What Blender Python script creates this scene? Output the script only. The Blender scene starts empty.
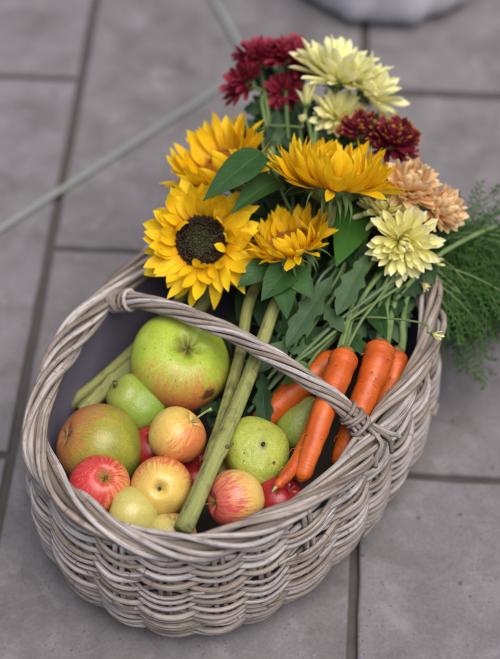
import bpy, math, random
import numpy as np
from mathutils import Matrix, Vector

# ------------------------------------------------------------------ camera
S = bpy.context.scene
LENS, PITCH, CAM_H = 85.0, math.radians(51.5), 1.565
cam = bpy.data.cameras.new('camera')
cam_o = bpy.data.objects.new('camera', cam)
S.collection.objects.link(cam_o)
cam_o.location = (0, 0, CAM_H)
cam_o.rotation_euler = (math.pi / 2 - PITCH, 0, 0)
cam.sensor_fit = 'VERTICAL'
cam.sensor_height = 36.0
cam.sensor_width = 36.0
cam.lens = LENS
cam.clip_end = 200
cam.dof.use_dof = True
cam.dof.focus_distance = 1.655
cam.dof.aperture_fstop = 2.2
S.camera = cam_o
# ------------------------------------------------------------------ sky, sun, exposure
SUN_DIR = Vector((0.22, -0.24, 0.93)).normalized()
w = bpy.data.worlds.new('World'); S.world = w; w.use_nodes = True
wn = w.node_tree
sky = wn.nodes.new('ShaderNodeTexSky'); sky.sky_type = 'NISHITA'; sky.sun_disc = False
sky.sun_elevation = math.asin(SUN_DIR.z)
sky.sun_rotation = math.atan2(SUN_DIR.x, SUN_DIR.y)
sky.air_density = 0.8; sky.dust_density = 4.0; sky.ozone_density = 0.6
wn.links.new(sky.outputs[0], wn.nodes['Background'].inputs[0])
wn.nodes['Background'].inputs[1].default_value = 0.075
sl = bpy.data.lights.new('sun', 'SUN'); sl.energy = 2.6; sl.angle = math.radians(55); sl.color = (1.0, 0.945, 0.88)
so = bpy.data.objects.new('sun', sl); S.collection.objects.link(so)
so.rotation_euler = SUN_DIR.to_track_quat('Z', 'Y').to_euler()
S.view_settings.view_transform = 'Standard'; S.view_settings.look = 'None'
S.view_settings.exposure = 0.64; S.view_settings.gamma = 1.0
S.view_settings.use_curve_mapping = False
S.cycles.max_bounces = 8

# ------------------------------------------------------------------ helpers
rnd = random.Random(7)
C = S.collection
pi = math.pi
FW = np.array([0, math.cos(PITCH), -math.sin(PITCH)])
UP = np.array([0, math.sin(PITCH), math.cos(PITCH)])
RT = np.array([1.0, 0, 0])
CAM = np.array([0, 0, CAM_H])

def at(px, py, z):
    """ground-plan survey: where the sight line through a photo point meets height z"""
    d = FW * (LENS / 36 * 659) + RT * (px - 250) + UP * (329.5 - py)
    return CAM + d * ((z - CAM_H) / d[2])

def ax(a, b, c):
    """a direction given as right / away-and-up / towards the viewer, in world axes"""
    v = RT * a + UP * b - FW * c
    return v / np.linalg.norm(v)

def U(a, b): return rnd.uniform(a, b)
def unit(v):
    v = np.asarray(v, float); return v / (np.linalg.norm(v) + 1e-12)

def thing(name, label, cat, loc=(0, 0, 0), rotz=0, group=None):
    o = bpy.data.objects.new(name, None); C.objects.link(o)
    o.empty_display_size = 0.03
    o.location = tuple(loc); o.rotation_euler = (0, 0, rotz)
    o['label'] = label; o['category'] = cat
    if group: o['group'] = group
    return o

def mesh(name, V, F, mat=None, uv=None, smooth=True):
    me = bpy.data.meshes.new(name)
    me.from_pydata([tuple(v) for v in V], [], F)
    if uv is not None:
        ul = me.uv_layers.new(name='UVMap')
        idx = np.zeros(len(me.loops), int); me.loops.foreach_get('vertex_index', idx)
        ul.data.foreach_set('uv', np.asarray(uv, float)[idx].ravel())
    if mat: me.materials.append(mat)
    if smooth: me.polygons.foreach_set('use_smooth', [True] * len(me.polygons))
    me.update()
    return me

def part(name, me, parent=None, mtx=None, stuff=False):
    o = bpy.data.objects.new(name, me); C.objects.link(o)
    if parent: o.parent = parent
    if mtx is not None: o.matrix_local = mtx
    if stuff: o['kind'] = 'stuff'
    return o

def frame(x, z, loc=(0, 0, 0)):
    """matrix with X along x and Z near z"""
    x = unit(x); z = np.asarray(z, float); y = unit(np.cross(z, x)); z = np.cross(x, y)
    m = Matrix(((x[0], y[0], z[0], loc[0]), (x[1], y[1], z[1], loc[1]), (x[2], y[2], z[2], loc[2]), (0, 0, 0, 1)))
    return m

def zframe(z, loc=(0, 0, 0), spin=0.0):
    z = unit(z); h = np.array([1, 0, 0]) if abs(z[0]) < .8 else np.array([0, 1, 0])
    x = unit(np.cross(np.cross(z, h), z)); y = np.cross(z, x)
    m = Matrix(((x[0], y[0], z[0], loc[0]), (x[1], y[1], z[1], loc[1]), (x[2], y[2], z[2], loc[2]), (0, 0, 0, 1)))
    return m @ Matrix.Rotation(spin, 4, 'Z')

def spline(pts, n):
    """Catmull-Rom through pts, n samples"""
    p = np.array(pts, float); p = np.vstack([2 * p[0] - p[1], p, 2 * p[-1] - p[-2]])
    out = []
    m = len(p) - 3
    for k in range(n):
        s = k / (n - 1) * m; i = min(int(s), m - 1); t = s - i
        a, b, c, d = p[i:i + 4]
        out.append(.5 * ((2 * b) + (-a + c) * t + (2 * a - 5 * b + 4 * c - d) * t * t + (-a + 3 * b - 3 * c + d) * t ** 3))
    return np.array(out)

def tube(pts, r, sides=7, cap=True, wob=0.0, flat=1.0, closed=False, rib=0.0):
    """swept tube; u runs up and back round the section, v is metres along"""
    p = np.asarray(pts, float); n = len(p)
    r = np.full(n, r) if np.isscalar(r) else np.asarray(r, float)
    if closed:
        t = np.roll(p, -1, 0) - np.roll(p, 1, 0)
    else:
        t = np.gradient(p, axis=0)
    t /= (np.linalg.norm(t, axis=1)[:, None] + 1e-12)
    a = np.array([0, 0, 1.0]) if abs(t[0][2]) < .9 else np.array([1.0, 0, 0])
    nrm = unit(a - t[0] * (a @ t[0]))
    V = []; UV = []; L = 0
    v0 = U(0, 5)
    for i in range(n):
        nrm = unit(nrm - t[i] * (nrm @ t[i])); b = np.cross(t[i], nrm)
        if i: L += np.linalg.norm(p[i] - p[i - 1])
        for j in range(sides):
            an = 2 * pi * j / sides
            rr = r[i] * (1 + rib * math.cos(5 * an + .02 * i) + (wob * (rnd.random() - .5) if wob else 0))
            V.append(p[i] + rr * (math.cos(an) * nrm * flat + math.sin(an) * b))
            UV.append((abs(1 - 2 * j / sides), v0 + L))
    F = []
    for i in range(n if closed else n - 1):
        i2 = (i + 1) % n
        for j in range(sides):
            k = (j + 1) % sides
            F.append((i * sides + j, i * sides + k, i2 * sides + k, i2 * sides + j))
    if cap and not closed:
        F.append(tuple(range(sides - 1, -1, -1)))
        F.append(tuple((n - 1) * sides + j for j in range(sides)))
    return np.array(V), F, np.array(UV)

def join(*ms):
    V = []; F = []; UVs = []; o = 0
    for v, f, u in ms:
        V.append(v); UVs.append(u); F += [tuple(i + o for i in q) for q in f]; o += len(v)
    return np.vstack(V), F, np.vstack(UVs)

def blade(L, W, ts, ws, nu=10, m=3, fold=.2, a0=0.0, curl=0.0, wave=0.0, side=0.0, ridge=0.0, seed=0, cup=0.0):
    """a leaf or petal lying along +X, width along Y, bending in Z"""
    rr = random.Random(seed); ph = rr.uniform(0, 6)
    V = []; UV = []; x = z = y = 0.0
    for i in range(nu + 1):
        t = i / nu
        a = a0 + curl * t
        if i:
            x += math.cos(a) * L / nu; z += math.sin(a) * L / nu; y += side * t * L / nu
        wv = W * np.interp(t, ts, ws)
        for j in range(-m, m + 1):
            s = j / m
            zz = fold * abs(s) * wv + cup * s * s * wv + wave * math.sin(5.5 * t + ph + 2.2 * s) * wv * abs(s) + ridge * W * math.cos(s * pi * 2.5) * (1 - t * .6)
            V.append((x - math.sin(a) * zz, y + s * wv, z + math.cos(a) * zz)); UV.append((t, s * .5 + .5))
    k = 2 * m + 1; F = []
    for i in range(nu):
        for j in range(k - 1):
            F.append((i * k + j, (i + 1) * k + j, (i + 1) * k + j + 1, i * k + j + 1))
    return np.array(V), F, np.array(UV)

# ------------------------------------------------------------------ materials
class MB:
    def __init__(s, name, rough=.5, spec=.5):
        s.m = bpy.data.materials.new(name); s.m.use_nodes = True; s.t = s.m.node_tree; s.b = s.t.nodes['Principled BSDF']
        s.b.inputs['Roughness'].default_value = rough; s.b.inputs['Specular IOR Level'].default_value = spec
    def n(s, typ, **kw):
        x = s.t.nodes.new('ShaderNode' + typ)
        for k, v in kw.items():
            if k.startswith('i_'):
                x.inputs[k[2:].replace('_', ' ')].default_value = v
            else: setattr(x, k, v)
        return x
    def l(s, a, b): s.t.links.new(a, b)
    def put(s, sock, v):
        if isinstance(v, (int, float)): sock.default_value = v
        elif isinstance(v, (tuple, list)): sock.default_value = (*v, 1) if len(v) == 3 and sock.type == 'RGBA' else v
        else: s.l(v, sock)
    def math(s, op, a, b=0.0, c=None, clamp=False):
        x = s.n('Math', operation=op, use_clamp=clamp); s.put(x.inputs[0], a); s.put(x.inputs[1], b)
        if c is not None: s.put(x.inputs[2], c)
        return x.outputs[0]
    def vm(s, op, a, b=None):
        x = s.n('VectorMath', operation=op); s.put(x.inputs[0], a)
        if b is not None: s.put(x.inputs[3 if op == 'SCALE' else 1], b)
        return x.outputs['Value' if op in ('LENGTH', 'DISTANCE', 'DOT_PRODUCT') else 0]
    def mix(s, f, a, b, mode='MIX'):
        x = s.n('MixRGB', blend_type=mode); s.put(x.inputs[0], f); s.put(x.inputs[1], a); s.put(x.inputs[2], b)
        return x.outputs[0]
    def ramp(s, f, *st):
        x = s.n('ValToRGB'); e = x.color_ramp.elements
        while len(e) < len(st): e.new(.5)
        for q, (p, c) in zip(e, st):
            q.position = p; q.color = (c, c, c, 1) if isinstance(c, (int, float)) else (*c, 1)
        s.put(x.inputs[0], f); return x.outputs[0]
    def noise(s, vec, scale=5, detail=4, rough=.6, dist=0.0, out=0):
        x = s.n('TexNoise'); s.put(x.inputs['Vector'], vec); x.inputs['Scale'].default_value = scale
        x.inputs['Detail'].default_value = detail; x.inputs['Roughness'].default_value = rough; x.inputs['Distortion'].default_value = dist
        return x.outputs[out]
    def vor(s, vec, scale, feature='F1', out='Distance', rnd=1.0):
        x = s.n('TexVoronoi', feature=feature); s.put(x.inputs['Vector'], vec); x.inputs['Scale'].default_value = scale
        x.inputs['Randomness'].default_value = rnd
        return x.outputs[out]
    def obj(s): return s.n('TexCoord').outputs['Object']
    def uv(s): return s.n('TexCoord').outputs['UV']
    def sep(s, v):
        x = s.n('SeparateXYZ'); s.l(v, x.inputs[0]); return x.outputs
    def comb(s, a, b, c):
        x = s.n('CombineXYZ'); s.put(x.inputs[0], a); s.put(x.inputs[1], b); s.put(x.inputs[2], c); return x.outputs[0]
    def rand(s): return s.n('ObjectInfo').outputs['Random']
    def bump(s, h, strength=.3, dist=.001):
        x = s.n('Bump'); x.inputs['Strength'].default_value = strength; x.inputs['Distance'].default_value = dist
        s.l(h, x.inputs['Height']); s.l(x.outputs[0], s.b.inputs['Normal'])
    def col(s, c): s.put(s.b.inputs['Base Color'], c)
    def rough(s, c): s.put(s.b.inputs['Roughness'], c)
    def translucent(s, c, f):
        tr = s.n('BsdfTranslucent'); s.put(tr.inputs[0], c); mx = s.n('MixShader'); mx.inputs[0].default_value = f
        s.l(s.b.outputs[0], mx.inputs[1]); s.l(tr.outputs[0], mx.inputs[2])
        s.l(mx.outputs[0], s.t.nodes['Material Output'].inputs[0])

def mat_slab():
    b = MB('stone_slab', .8, .25); o = b.obj(); g = b.n('NewGeometry').outputs['Position']
    big = b.noise(g, 3.2, 4, .6); mid = b.noise(g, 17, 6, .65, .4); fine = b.noise(g, 260, 3, .7)
    c = b.ramp(big, (.3, (.112, .103, .113)), (.7, (.176, .164, .178)))
    c = b.mix(b.math('MULTIPLY', b.rand(), .55), c, (.098, .085, .084))
    c = b.mix(.5, c, b.ramp(mid, (.32, (.088, .080, .087)), (.66, (.212, .202, .218))))
    c = b.mix(.17, c, b.ramp(fine, (.3, (.04, .036, .036)), (.7, (.27, .26, .265))), 'MIX')
    v = b.vor(g, 48); spots = b.math('LESS_THAN', v, .12)
    sp2 = b.math('MULTIPLY', spots, b.math('GREATER_THAN', b.noise(g, 9, 2), .55))
    c = b.mix(b.math('MULTIPLY', sp2, .6), c, (.03, .027, .025))
    st = b.noise(g, 7.5, 5, .62, 1.2); c = b.mix(b.math('MULTIPLY', b.ramp(st, (.50, 0.0), (.68, 1.0)), .45), c, (.066, .059, .061))
    st2 = b.noise(b.vm('ADD', g, (7, 3, 1)), 26, 4, .6, .8); c = b.mix(b.math('MULTIPLY', b.ramp(st2, (.56, 0.0), (.72, 1.0)), .45), c, (.225, .215, .232))
    pit = b.vor(g, 130); c = b.mix(b.math('MULTIPLY', b.math('MULTIPLY', b.math('LESS_THAN', pit, .16), b.math('GREATER_THAN', mid, .52)), .5), c, (.035, .03, .03))
    b.col(c); b.rough(b.ramp(mid, (.3, .72), (.7, .92)))
    b.bump(b.math('ADD', b.math('MULTIPLY', fine, .35), b.math('MULTIPLY', mid, 1.2)), .45, .0016)
    return b.m

def mat_plain(name, c1, c2, scale=30, rough=.85, bump=.3, fine=300):
    b = MB(name, rough, .25); o = b.obj()
    b.col(b.mix(b.noise(o, scale, 5), c1, c2)); b.bump(b.noise(o, fine, 3), bump, .001); return b.m

def mat_rod():
    b = MB('weathered_rattan', .62, .28); s = b.sep(b.uv()); r = b.rand()
    fib = b.noise(b.comb(b.math('MULTIPLY', s[0], 9), b.math('MULTIPLY', s[1], 18), b.math('MULTIPLY', r, 40)), 1.0, 4, .7)
    pat = b.noise(b.comb(b.math('MULTIPLY', s[0], 1.3), b.math('MULTIPLY', s[1], 22), b.math('MULTIPLY', r, 77)), 1.0, 3, .6)
    c = b.ramp(pat, (.28, (.11, .085, .068)), (.45, (.25, .205, .175)), (.62, (.37, .325, .30)), (.8, (.47, .44, .43)))
    c = b.mix(.5, c, b.ramp(r, (0, (.11, .080, .058)), (.22, (.22, .172, .135)), (.5, (.31, .27, .255)), (.75, (.40, .375, .385)), (1, (.56, .54, .56))))
    c = b.mix(.75, c, b.ramp(fib, (.3, (.10, .08, .065)), (.5, (.5, .5, .5)), (.68, (.76, .74, .73))), 'OVERLAY')
    # dark growth rings across the cane and split fibres along it
    nd = b.math('PINGPONG', b.math('ADD', s[1], b.math('MULTIPLY', r, 3)), .19)
    node = b.math('MULTIPLY', b.math('LESS_THAN', nd, .0009), b.math('GREATER_THAN', fib, .45))
    c = b.mix(b.math('MULTIPLY', node, .6), c, (.07, .05, .035))
    blot = b.noise(b.comb(b.math('MULTIPLY', s[0], 2.5), b.math('MULTIPLY', s[1], 60), b.math('MULTIPLY', r, 21)), 1.0, 4, .7)
    c = b.mix(b.math('MULTIPLY', b.ramp(blot, (.54, 0.0), (.68, 1.0)), .7), c, (.085, .064, .048))
    cr = b.noise(b.comb(b.math('MULTIPLY', s[0], 16), b.math('MULTIPLY', s[1], 10), b.math('MULTIPLY', r, 11)), 1.0, 2, .5)
    crack = b.ramp(cr, (.62, 0.0), (.66, 1.0))
    c = b.mix(b.math('MULTIPLY', crack, .65), c, (.075, .055, .042))
    b.col(c)
    b.bump(b.math('SUBTRACT', fib, b.math('MULTIPLY', crack, .8)), .6, .0012); return b.m

def mat_skin(name, base, base2, blush, bdir, bpos=.1, bsoft=.5, streak=None, sk_amt=.0, russet=None, spots=None, blem=(), rough=.33, seed=0.0, lent=.0, bumpy=.25, eye=(.10,.11,.04)):
    """fruit skin; object space is scaled so that the fruit is about one unit across"""
    b = MB(name, rough, .42); o = b.n('TexCoord').outputs['Generated']
    c0 = b.vm('SUBTRACT', o, (.5, .5, .5)); c0 = b.vm('SCALE', c0, 2.0)
    os_ = b.vm('ADD', c0, (seed, seed * 2, seed * 3)); x = b.sep(c0)
    n1 = b.noise(os_, 2.2, 4, .6); n2 = b.noise(os_, 9, 4, .6)
    hv = b.vm('NORMALIZE', b.vm('MULTIPLY', c0, (1, 1, 0)))
    mer = b.vm('ADD', b.vm('SCALE', hv, 5.0), b.comb(seed, seed, b.math('MULTIPLY', x[2], .9)))
    st = b.noise(mer, 2.6, 3, .75, .25)
    c = b.mix(b.ramp(n1, (.3, 0), (.7, 1)), base, base2)
    d = b.vm('DOT_PRODUCT', c0, tuple(unit(bdir)))
    dd = b.math('ADD', d, b.math('MULTIPLY', b.math('SUBTRACT', n1, .5), .7))
    f = b.math('DIVIDE', b.math('SUBTRACT', dd, bpos), bsoft, clamp=True)
    c = b.mix(f, c, blush)
    if streak:
        sf = b.ramp(st, (.44, 0.0), (.55, 1.0))
        g = b.math('DIVIDE', b.math('SUBTRACT', dd, bpos - .45), bsoft * .8 + .1, clamp=True)
        c = b.mix(b.math('MULTIPLY', b.math('MULTIPLY', sf, g), sk_amt), c, streak)
    if lent:
        v = b.vor(os_, 8); c = b.mix(b.math('MULTIPLY', b.ramp(v, (.06, 1.0), (.13, 0.0)), lent), c, (.62, .55, .28))
    if spots:
        v = b.vor(b.vm('ADD', os_, b.vm('SCALE', b.noise(os_, 14, 3, out=1), .12)), spots[1] * .5); f2 = b.math('MULTIPLY', b.ramp(v, (.07, 1.0), (.19, 0.0)), b.ramp(n2, (.47, 0.0), (.53, 1.0)))
        c = b.mix(b.math('MULTIPLY', f2, .85), c, spots[0])
    rad = b.vm('LENGTH', b.vm('MULTIPLY', c0, (1, 1, 0)))
    if russet:
        fr = b.math('MULTIPLY', b.ramp(b.math('ADD', rad, b.math('MULTIPLY', b.math('SUBTRACT', n2, .5), .16)), (.10, 1.0), (.30, 0.0)), b.math('GREATER_THAN', x[2], 0.0))
        c = b.mix(b.math('MULTIPLY', fr, .8), c, russet)
    fe = b.math('MULTIPLY', b.ramp(rad, (.06, 1.0), (.17, 0.0)), b.math('LESS_THAN', x[2], 0.0))
    c = b.mix(b.math('MULTIPLY', fe, .75), c, eye)
    for (p, r_, cc) in blem:
        ds = b.vm('DISTANCE', c0, p); ds = b.math('ADD', ds, b.math('MULTIPLY', b.math('SUBTRACT', n2, .5), r_ * 1.2))
        c = b.mix(b.math('MULTIPLY', b.ramp(ds, (r_ * .8, 1.0), (r_ * 1.25, 0.0)), .9), c, cc)
    b.col(c); b.b.inputs['Subsurface Weight'].default_value = .06; b.b.inputs['Subsurface Radius'].default_value = (.006, .004, .0015)
    n3 = b.noise(os_, 28, 4, .7); c = b.mix(.38, c, b.ramp(n3, (.3, (.22, .22, .22)), (.7, (.74, .74, .74))), 'OVERLAY'); b.col(c)
    b.b.inputs['Subsurface Scale'].default_value = .6
    b.rough(b.ramp(n2, (.3, rough - .09), (.7, rough + .06)))
    b.bump(b.math('ADD', b.noise(os_, 5, 3), b.math('MULTIPLY', b.noise(os_, 40, 2), .2)), bumpy, .0016); return b.m

def mat_carrot():
    b = MB('carrot_skin', .42, .4); s = b.sep(b.uv()); r = b.rand()
    ring = b.noise(b.comb(b.math('MULTIPLY', s[0], 1.1), b.math('MULTIPLY', s[1], 260), b.math('MULTIPLY', r, 30)), 1.0, 3, .7)
    soft = b.noise(b.comb(b.math('MULTIPLY', s[0], 2), b.math('MULTIPLY', s[1], 30), b.math('MULTIPLY', r, 60)), 1.0, 3)
    c = b.ramp(soft, (.3, (.34, .050, .006)), (.52, (.48, .088, .010)), (.78, (.57, .145, .028)))
    c = b.mix(b.math('MULTIPLY', b.ramp(ring, (.62, 0.0), (.70, 1.0)), .5), c, (.30, .055, .01))
    lk = b.noise(b.comb(b.math('MULTIPLY', s[0], 3.2), b.math('MULTIPLY', s[1], 420), b.math('MULTIPLY', r, 13)), 1.0, 1)
    c = b.mix(b.math('MULTIPLY', b.ramp(lk, (.69, 0.0), (.74, 1.0)), .6), c, (.13, .040, .012))
    dirt = b.noise(b.obj(), 70, 4); c = b.mix(b.math('MULTIPLY', b.ramp(dirt, (.56, 0.0), (.72, 1.0)), .5), c, (.20, .085, .028))
    b.col(c); b.b.inputs['Subsurface Weight'].default_value = .12; b.b.inputs['Subsurface Radius'].default_value = (.008, .003, .001)
    b.b.inputs['Subsurface Scale'].default_value = .5
    
    return carrot_finish(b, ring, lk)

def carrot_finish(b, ring, lk):
    b.bump(b.math('SUBTRACT', b.math('MULTIPLY', ring, .8), b.ramp(lk, (.70, 0.0), (.78, 1.0))), .5, .0013); return b.m

def mat_petal(name, base, mid, tip, tipc=.9, trans=.25, var=.35, alt=None):
    b = MB(name, .5, .3); s = b.sep(b.uv()); r = b.rand()
    st = b.noise(b.comb(b.math('MULTIPLY', s[0], 2.0), b.math('MULTIPLY', s[1], 24), b.math('MULTIPLY', r, 50)), 1.0, 3, .65)
    c = b.ramp(s[0], (.0, base), (.4, mid), (tipc - .12, mid), (min(1, tipc + .06), tip))
    c = b.mix(b.math('MULTIPLY', r, var), c, alt or tuple(x * .8 for x in mid))
    c = b.mix(.30, c, b.ramp(st, (.3, (.25, .25, .25)), (.7, (.75, .75, .75))), 'OVERLAY')
    b.col(c); b.bump(st, .6, .0009); b.translucent(c, trans); return b.m

def mat_leaf(name, c1, c2, vein, under, veins=9.0, rough=.45, trans=.18):
    b = MB(name, rough, .20); s = b.sep(b.uv()); r = b.rand(); o = b.obj()
    a = b.math('ABSOLUTE', b.math('SUBTRACT', s[1], .5))
    v = b.math('FRACT', b.math('SUBTRACT', b.math('MULTIPLY', s[0], veins), b.math('MULTIPLY', a, 5.0)))
    v = b.math('ABSOLUTE', b.math('SUBTRACT', v, .5))
    vf = b.ramp(v, (.0, 1.0), (.07, 0.0)); mf = b.ramp(a, (.008, 1.0), (.03, 0.0))
    vv = b.math('MAXIMUM', b.math('MULTIPLY', vf, .55), mf)
    n = b.noise(o, 60, 4)
    c = b.mix(b.ramp(n, (.3, 0), (.7, 1)), c1, c2); c = b.mix(b.math('MULTIPLY', r, .4), c, tuple(x * .55 for x in c1))
    c = b.mix(b.math('MULTIPLY', vv, .5), c, vein)
    bf = b.n('NewGeometry').outputs['Backfacing']
    c = b.mix(b.math('MULTIPLY', bf, .7), c, under)
    b.col(c); b.bump(b.math('SUBTRACT', b.math('MULTIPLY', b.noise(o, 180, 2), .5), vv), .5, .0012); b.translucent(c, trans); return b.m

def mat_stalk(name, c1, c2, c3, rough=.55):
    b = MB(name, rough, .35); s = b.sep(b.uv()); r = b.rand(); o = b.obj()
    f = b.noise(b.comb(b.math('MULTIPLY', s[0], 14), b.math('MULTIPLY', s[1], 14), b.math('MULTIPLY', r, 20)), 1.0, 5, .7)
    g = b.noise(b.comb(b.math('MULTIPLY', s[0], 2.2), b.math('MULTIPLY', s[1], 45), b.math('MULTIPLY', r, 33)), 1.0, 4, .65)
    sp = b.vor(o, 420); h = b.noise(o, 55, 4, .65)
    c = b.mix(b.ramp(f, (.36, 0), (.60, 1)), c1, c2); c = b.mix(b.ramp(g, (.52, 0.0), (.66, .8)), c, c3)
    c = b.mix(b.math('MULTIPLY', b.ramp(h, (.55, 0.0), (.70, 1.0)), .45), c, c3)
    c = b.mix(b.math('MULTIPLY', b.ramp(sp, (.10, 1.0), (.2, 0.0)), .4), c, c3)
    b.col(c); b.bump(b.math('ADD', f, b.math('MULTIPLY', sp, .4)), .7, .0012); return b.m

M = dict(
    slab=mat_slab(),
    mortar=mat_plain('joint_grit', (.038, .033, .032), (.085, .075, .072), 60, .95, .8),
    rod=mat_rod(),
    core=mat_plain('shaded_cane', (.10, .08, .065), (.17, .14, .12), 40),
    cloth=mat_plain('slate_cloth', (.105, .098, .140), (.155, .146, .200), 26, .9, .5, 700),
    carrot=mat_carrot(),
    stem_brown=mat_stalk('woody_stem', (.17, .13, .05), (.10, .07, .03), (.05, .035, .02)),
    stem_pale=mat_stalk('pale_fruit_stem', (.40, .42, .14), (.3, .3, .1), (.14, .10, .05)),
    calyx=mat_stalk('dry_calyx', (.05, .045, .02), (.11, .10, .045), (.03, .025, .015)),
    stalk=mat_stalk('sunflower_stalk', (.27, .275, .085), (.165, .185, .055), (.085, .070, .030)),
    green=mat_stalk('green_stem', (.125, .20, .060), (.085, .145, .045), (.17, .22, .09)),
    grey_green=mat_stalk('grey_green_stem', (.115, .175, .085), (.085, .135, .07), (.15, .20, .11)),
    bract=mat_leaf('bract', (.075, .12, .035), (.11, .165, .055), (.16, .22, .09), (.09, .13, .05), 3),
    leaf=mat_leaf('broad_leaf', (.020, .066, .016), (.038, .102, .026), (.09, .15, .06), (.06, .11, .05), 8),
    heart=mat_leaf('heart_leaf', (.030, .105, .014), (.045, .135, .020), (.07, .17, .035), (.06, .13, .04), 7),
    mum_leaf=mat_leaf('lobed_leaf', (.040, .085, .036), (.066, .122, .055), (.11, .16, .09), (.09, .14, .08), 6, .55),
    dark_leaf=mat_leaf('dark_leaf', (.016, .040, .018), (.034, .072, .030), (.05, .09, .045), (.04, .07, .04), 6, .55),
    frond=mat_leaf('carrot_frond', (.028, .085, .016), (.075, .160, .034), (.10, .19, .05), (.06, .14, .04), 2, .55, .35),
    floret=mat_plain('disc_floret', (.012, .006, .003), (.038, .016, .007), 90, .7),
    floret_green=mat_plain('disc_floret_green', (.020, .020, .005), (.045, .042, .012), 90, .7),
    floret_gold=mat_plain('disc_floret_gold', (.32, .11, .010), (.48, .19, .02), 90, .7),
    sun=mat_petal('sunflower_petal', (.78, .38, .006), (.89, .62, .014), (.91, .70, .030), .9, .36, .3, (.86, .50, .008)),
    sun2=mat_petal('deep_sunflower_petal', (.72, .32, .005), (.89, .59, .010), (.91, .67, .020), .9, .40, .35, (.84, .48, .006)),
    yellow=mat_petal('lemon_petal', (.88, .78, .10), (.92, .88, .36), (.93, .92, .60), .85, .35, .3, (.93, .90, .58)),
    cream=mat_petal('cream_petal', (.80, .75, .18), (.91, .88, .46), (.92, .91, .58), .85, .35, .3, (.86, .83, .36)),
    peach=mat_petal('peach_petal', (.70, .36, .13), (.85, .58, .30), (.88, .74, .45), .85, .3, .45, (.82, .50, .24)),
    red=mat_petal('crimson_petal', (.17, .010, .022), (.26, .016, .040), (.36, .05, .085), .9, .16, .5, (.11, .006, .016)),
    wine=mat_petal('wine_petal', (.13, .008, .025), (.185, .011, .030), (.70, .36, .04), .95, .14, .5, (.10, .006, .02)),
    metal=mat_plain('painted_metal', (.185, .20, .198), (.22, .235, .232), 30, .8, .1),
    sack=mat_plain('woven_sack', (.46, .45, .50), (.66, .65, .69), 60, .9, .5, 500),
)

# ------------------------------------------------------------------ paving
ROT = math.radians(3.4)
pav = part('paving', mesh('paving', [(-30, -30, 0), (30, -30, 0), (30, 30, 0), (-30, 30, 0)], [(0, 1, 2, 3)], M['mortar']))
pav.location = (0, 1.2, -.009); pav['kind'] = 'structure'; pav.rotation_euler = (0, 0, 0)
SW, SL, GAP = .417, .667, .0110
def slab_mesh(k):
    rr = random.Random(k); w, l, t, bv = SW - GAP, SL - GAP, .04, .0035
    def ring(inset, z, n=14):
        P = []
        cs = [(-w / 2 + inset, -l / 2 + inset), (w / 2 - inset, -l / 2 + inset), (w / 2 - inset, l / 2 - inset), (-w / 2 + inset, l / 2 - inset)]
        for q in range(4):
            a, b2 = cs[q], cs[(q + 1) % 4]
            for i in range(n):
                P.append((a[0] + (b2[0] - a[0]) * i / n, a[1] + (b2[1] - a[1]) * i / n, z))
        return P
    n = 14; jit = [(rr.uniform(-.0012, .0012), rr.uniform(-.0012, .0012)) for _ in range(4 * n)]
    V = []
    for inset, z in ((0, -t), (0, -bv * 1.2), (bv * .4, -bv * .3), (bv, 0)):
        V += [(p[0] + j[0], p[1] + j[1], p[2]) for p, j in zip(ring(inset, z), jit)]
    F = []; N = 4 * n
    for r_ in range(3):
        for i in range(N):
            F.append((r_ * N + i, r_ * N + (i + 1) % N, (r_ + 1) * N + (i + 1) % N, (r_ + 1) * N + i))
    F.append(tuple(3 * N + i for i in range(N)))
    return mesh('slab', V, F, M['slab'], smooth=False)
SM = [slab_mesh(k) for k in range(4)]
Rp = Matrix.Rotation(-ROT, 4, 'Z')
for ci in range(-4, 5):
    u = .066 + SW * (ci + .5)
    v0 = (1.70 if ci % 2 == 0 else 1.368) - SL / 2
    for k in range(-3, 4):
        v = v0 + SL * k + U(-.002, .002)
        m = Matrix.Translation((0, -1.2, .009)) @ Rp @ Matrix.Translation((u, v, U(-.0012, .0006)))
        part('paving_slab', rnd.choice(SM), pav, m)

# ------------------------------------------------------------------ basket
BC = np.array([-.0115, 1.043]); BA = math.radians(54)
bx = np.array([math.cos(BA), math.sin(BA), 0]); by = np.array([-math.sin(BA), math.cos(BA), 0])
HA, HB, NE, RIMZ = .252, .174, 2.35, .196
def oval(th, s=1.0, off=0.0):
    c, q = math.cos(th), math.sin(th)
    x = HA * math.copysign(abs(c) ** (2 / NE), c); y = HB * math.copysign(abs(q) ** (2 / NE), q)
    nx, ny = unit((x / HA ** 2 * abs(x / HA) ** (NE - 2), y / HB ** 2 * abs(y / HB) ** (NE - 2)))
    return np.array([x * s + nx * off, y * s + ny * off]), np.array([nx, ny])
# equal arc-length parameter round the oval
_t = np.linspace(0, 2 * pi, 2001); _p = np.array([oval(t)[0] for t in _t])
_s = np.concatenate([[0], np.cumsum(np.linalg.norm(np.diff(_p, axis=0), axis=1))]); PER = _s[-1]
def th_of(f): return float(np.interp((f % 1.0) * PER, _s, _t))
def prof(z):  # wall offset outward in metres at height z
    return float(np.interp(z, [0, .012, .04, .09, .14, .19, .21], [-.016, -.004, .010, .0155, .011, .002, 0]))
def rimdz(f):  # the rim dips a little at the long sides and rises at the ends
    return .005 + .003 * math.cos(4 * pi * f)
def wall(f, z, off=0.0):
    q, n = oval(th_of(f), 1.0, prof(z) + off)
    return np.array([q[0], q[1], z + rimdz(f) * max(0, z / RIMZ) ** 2])

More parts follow.
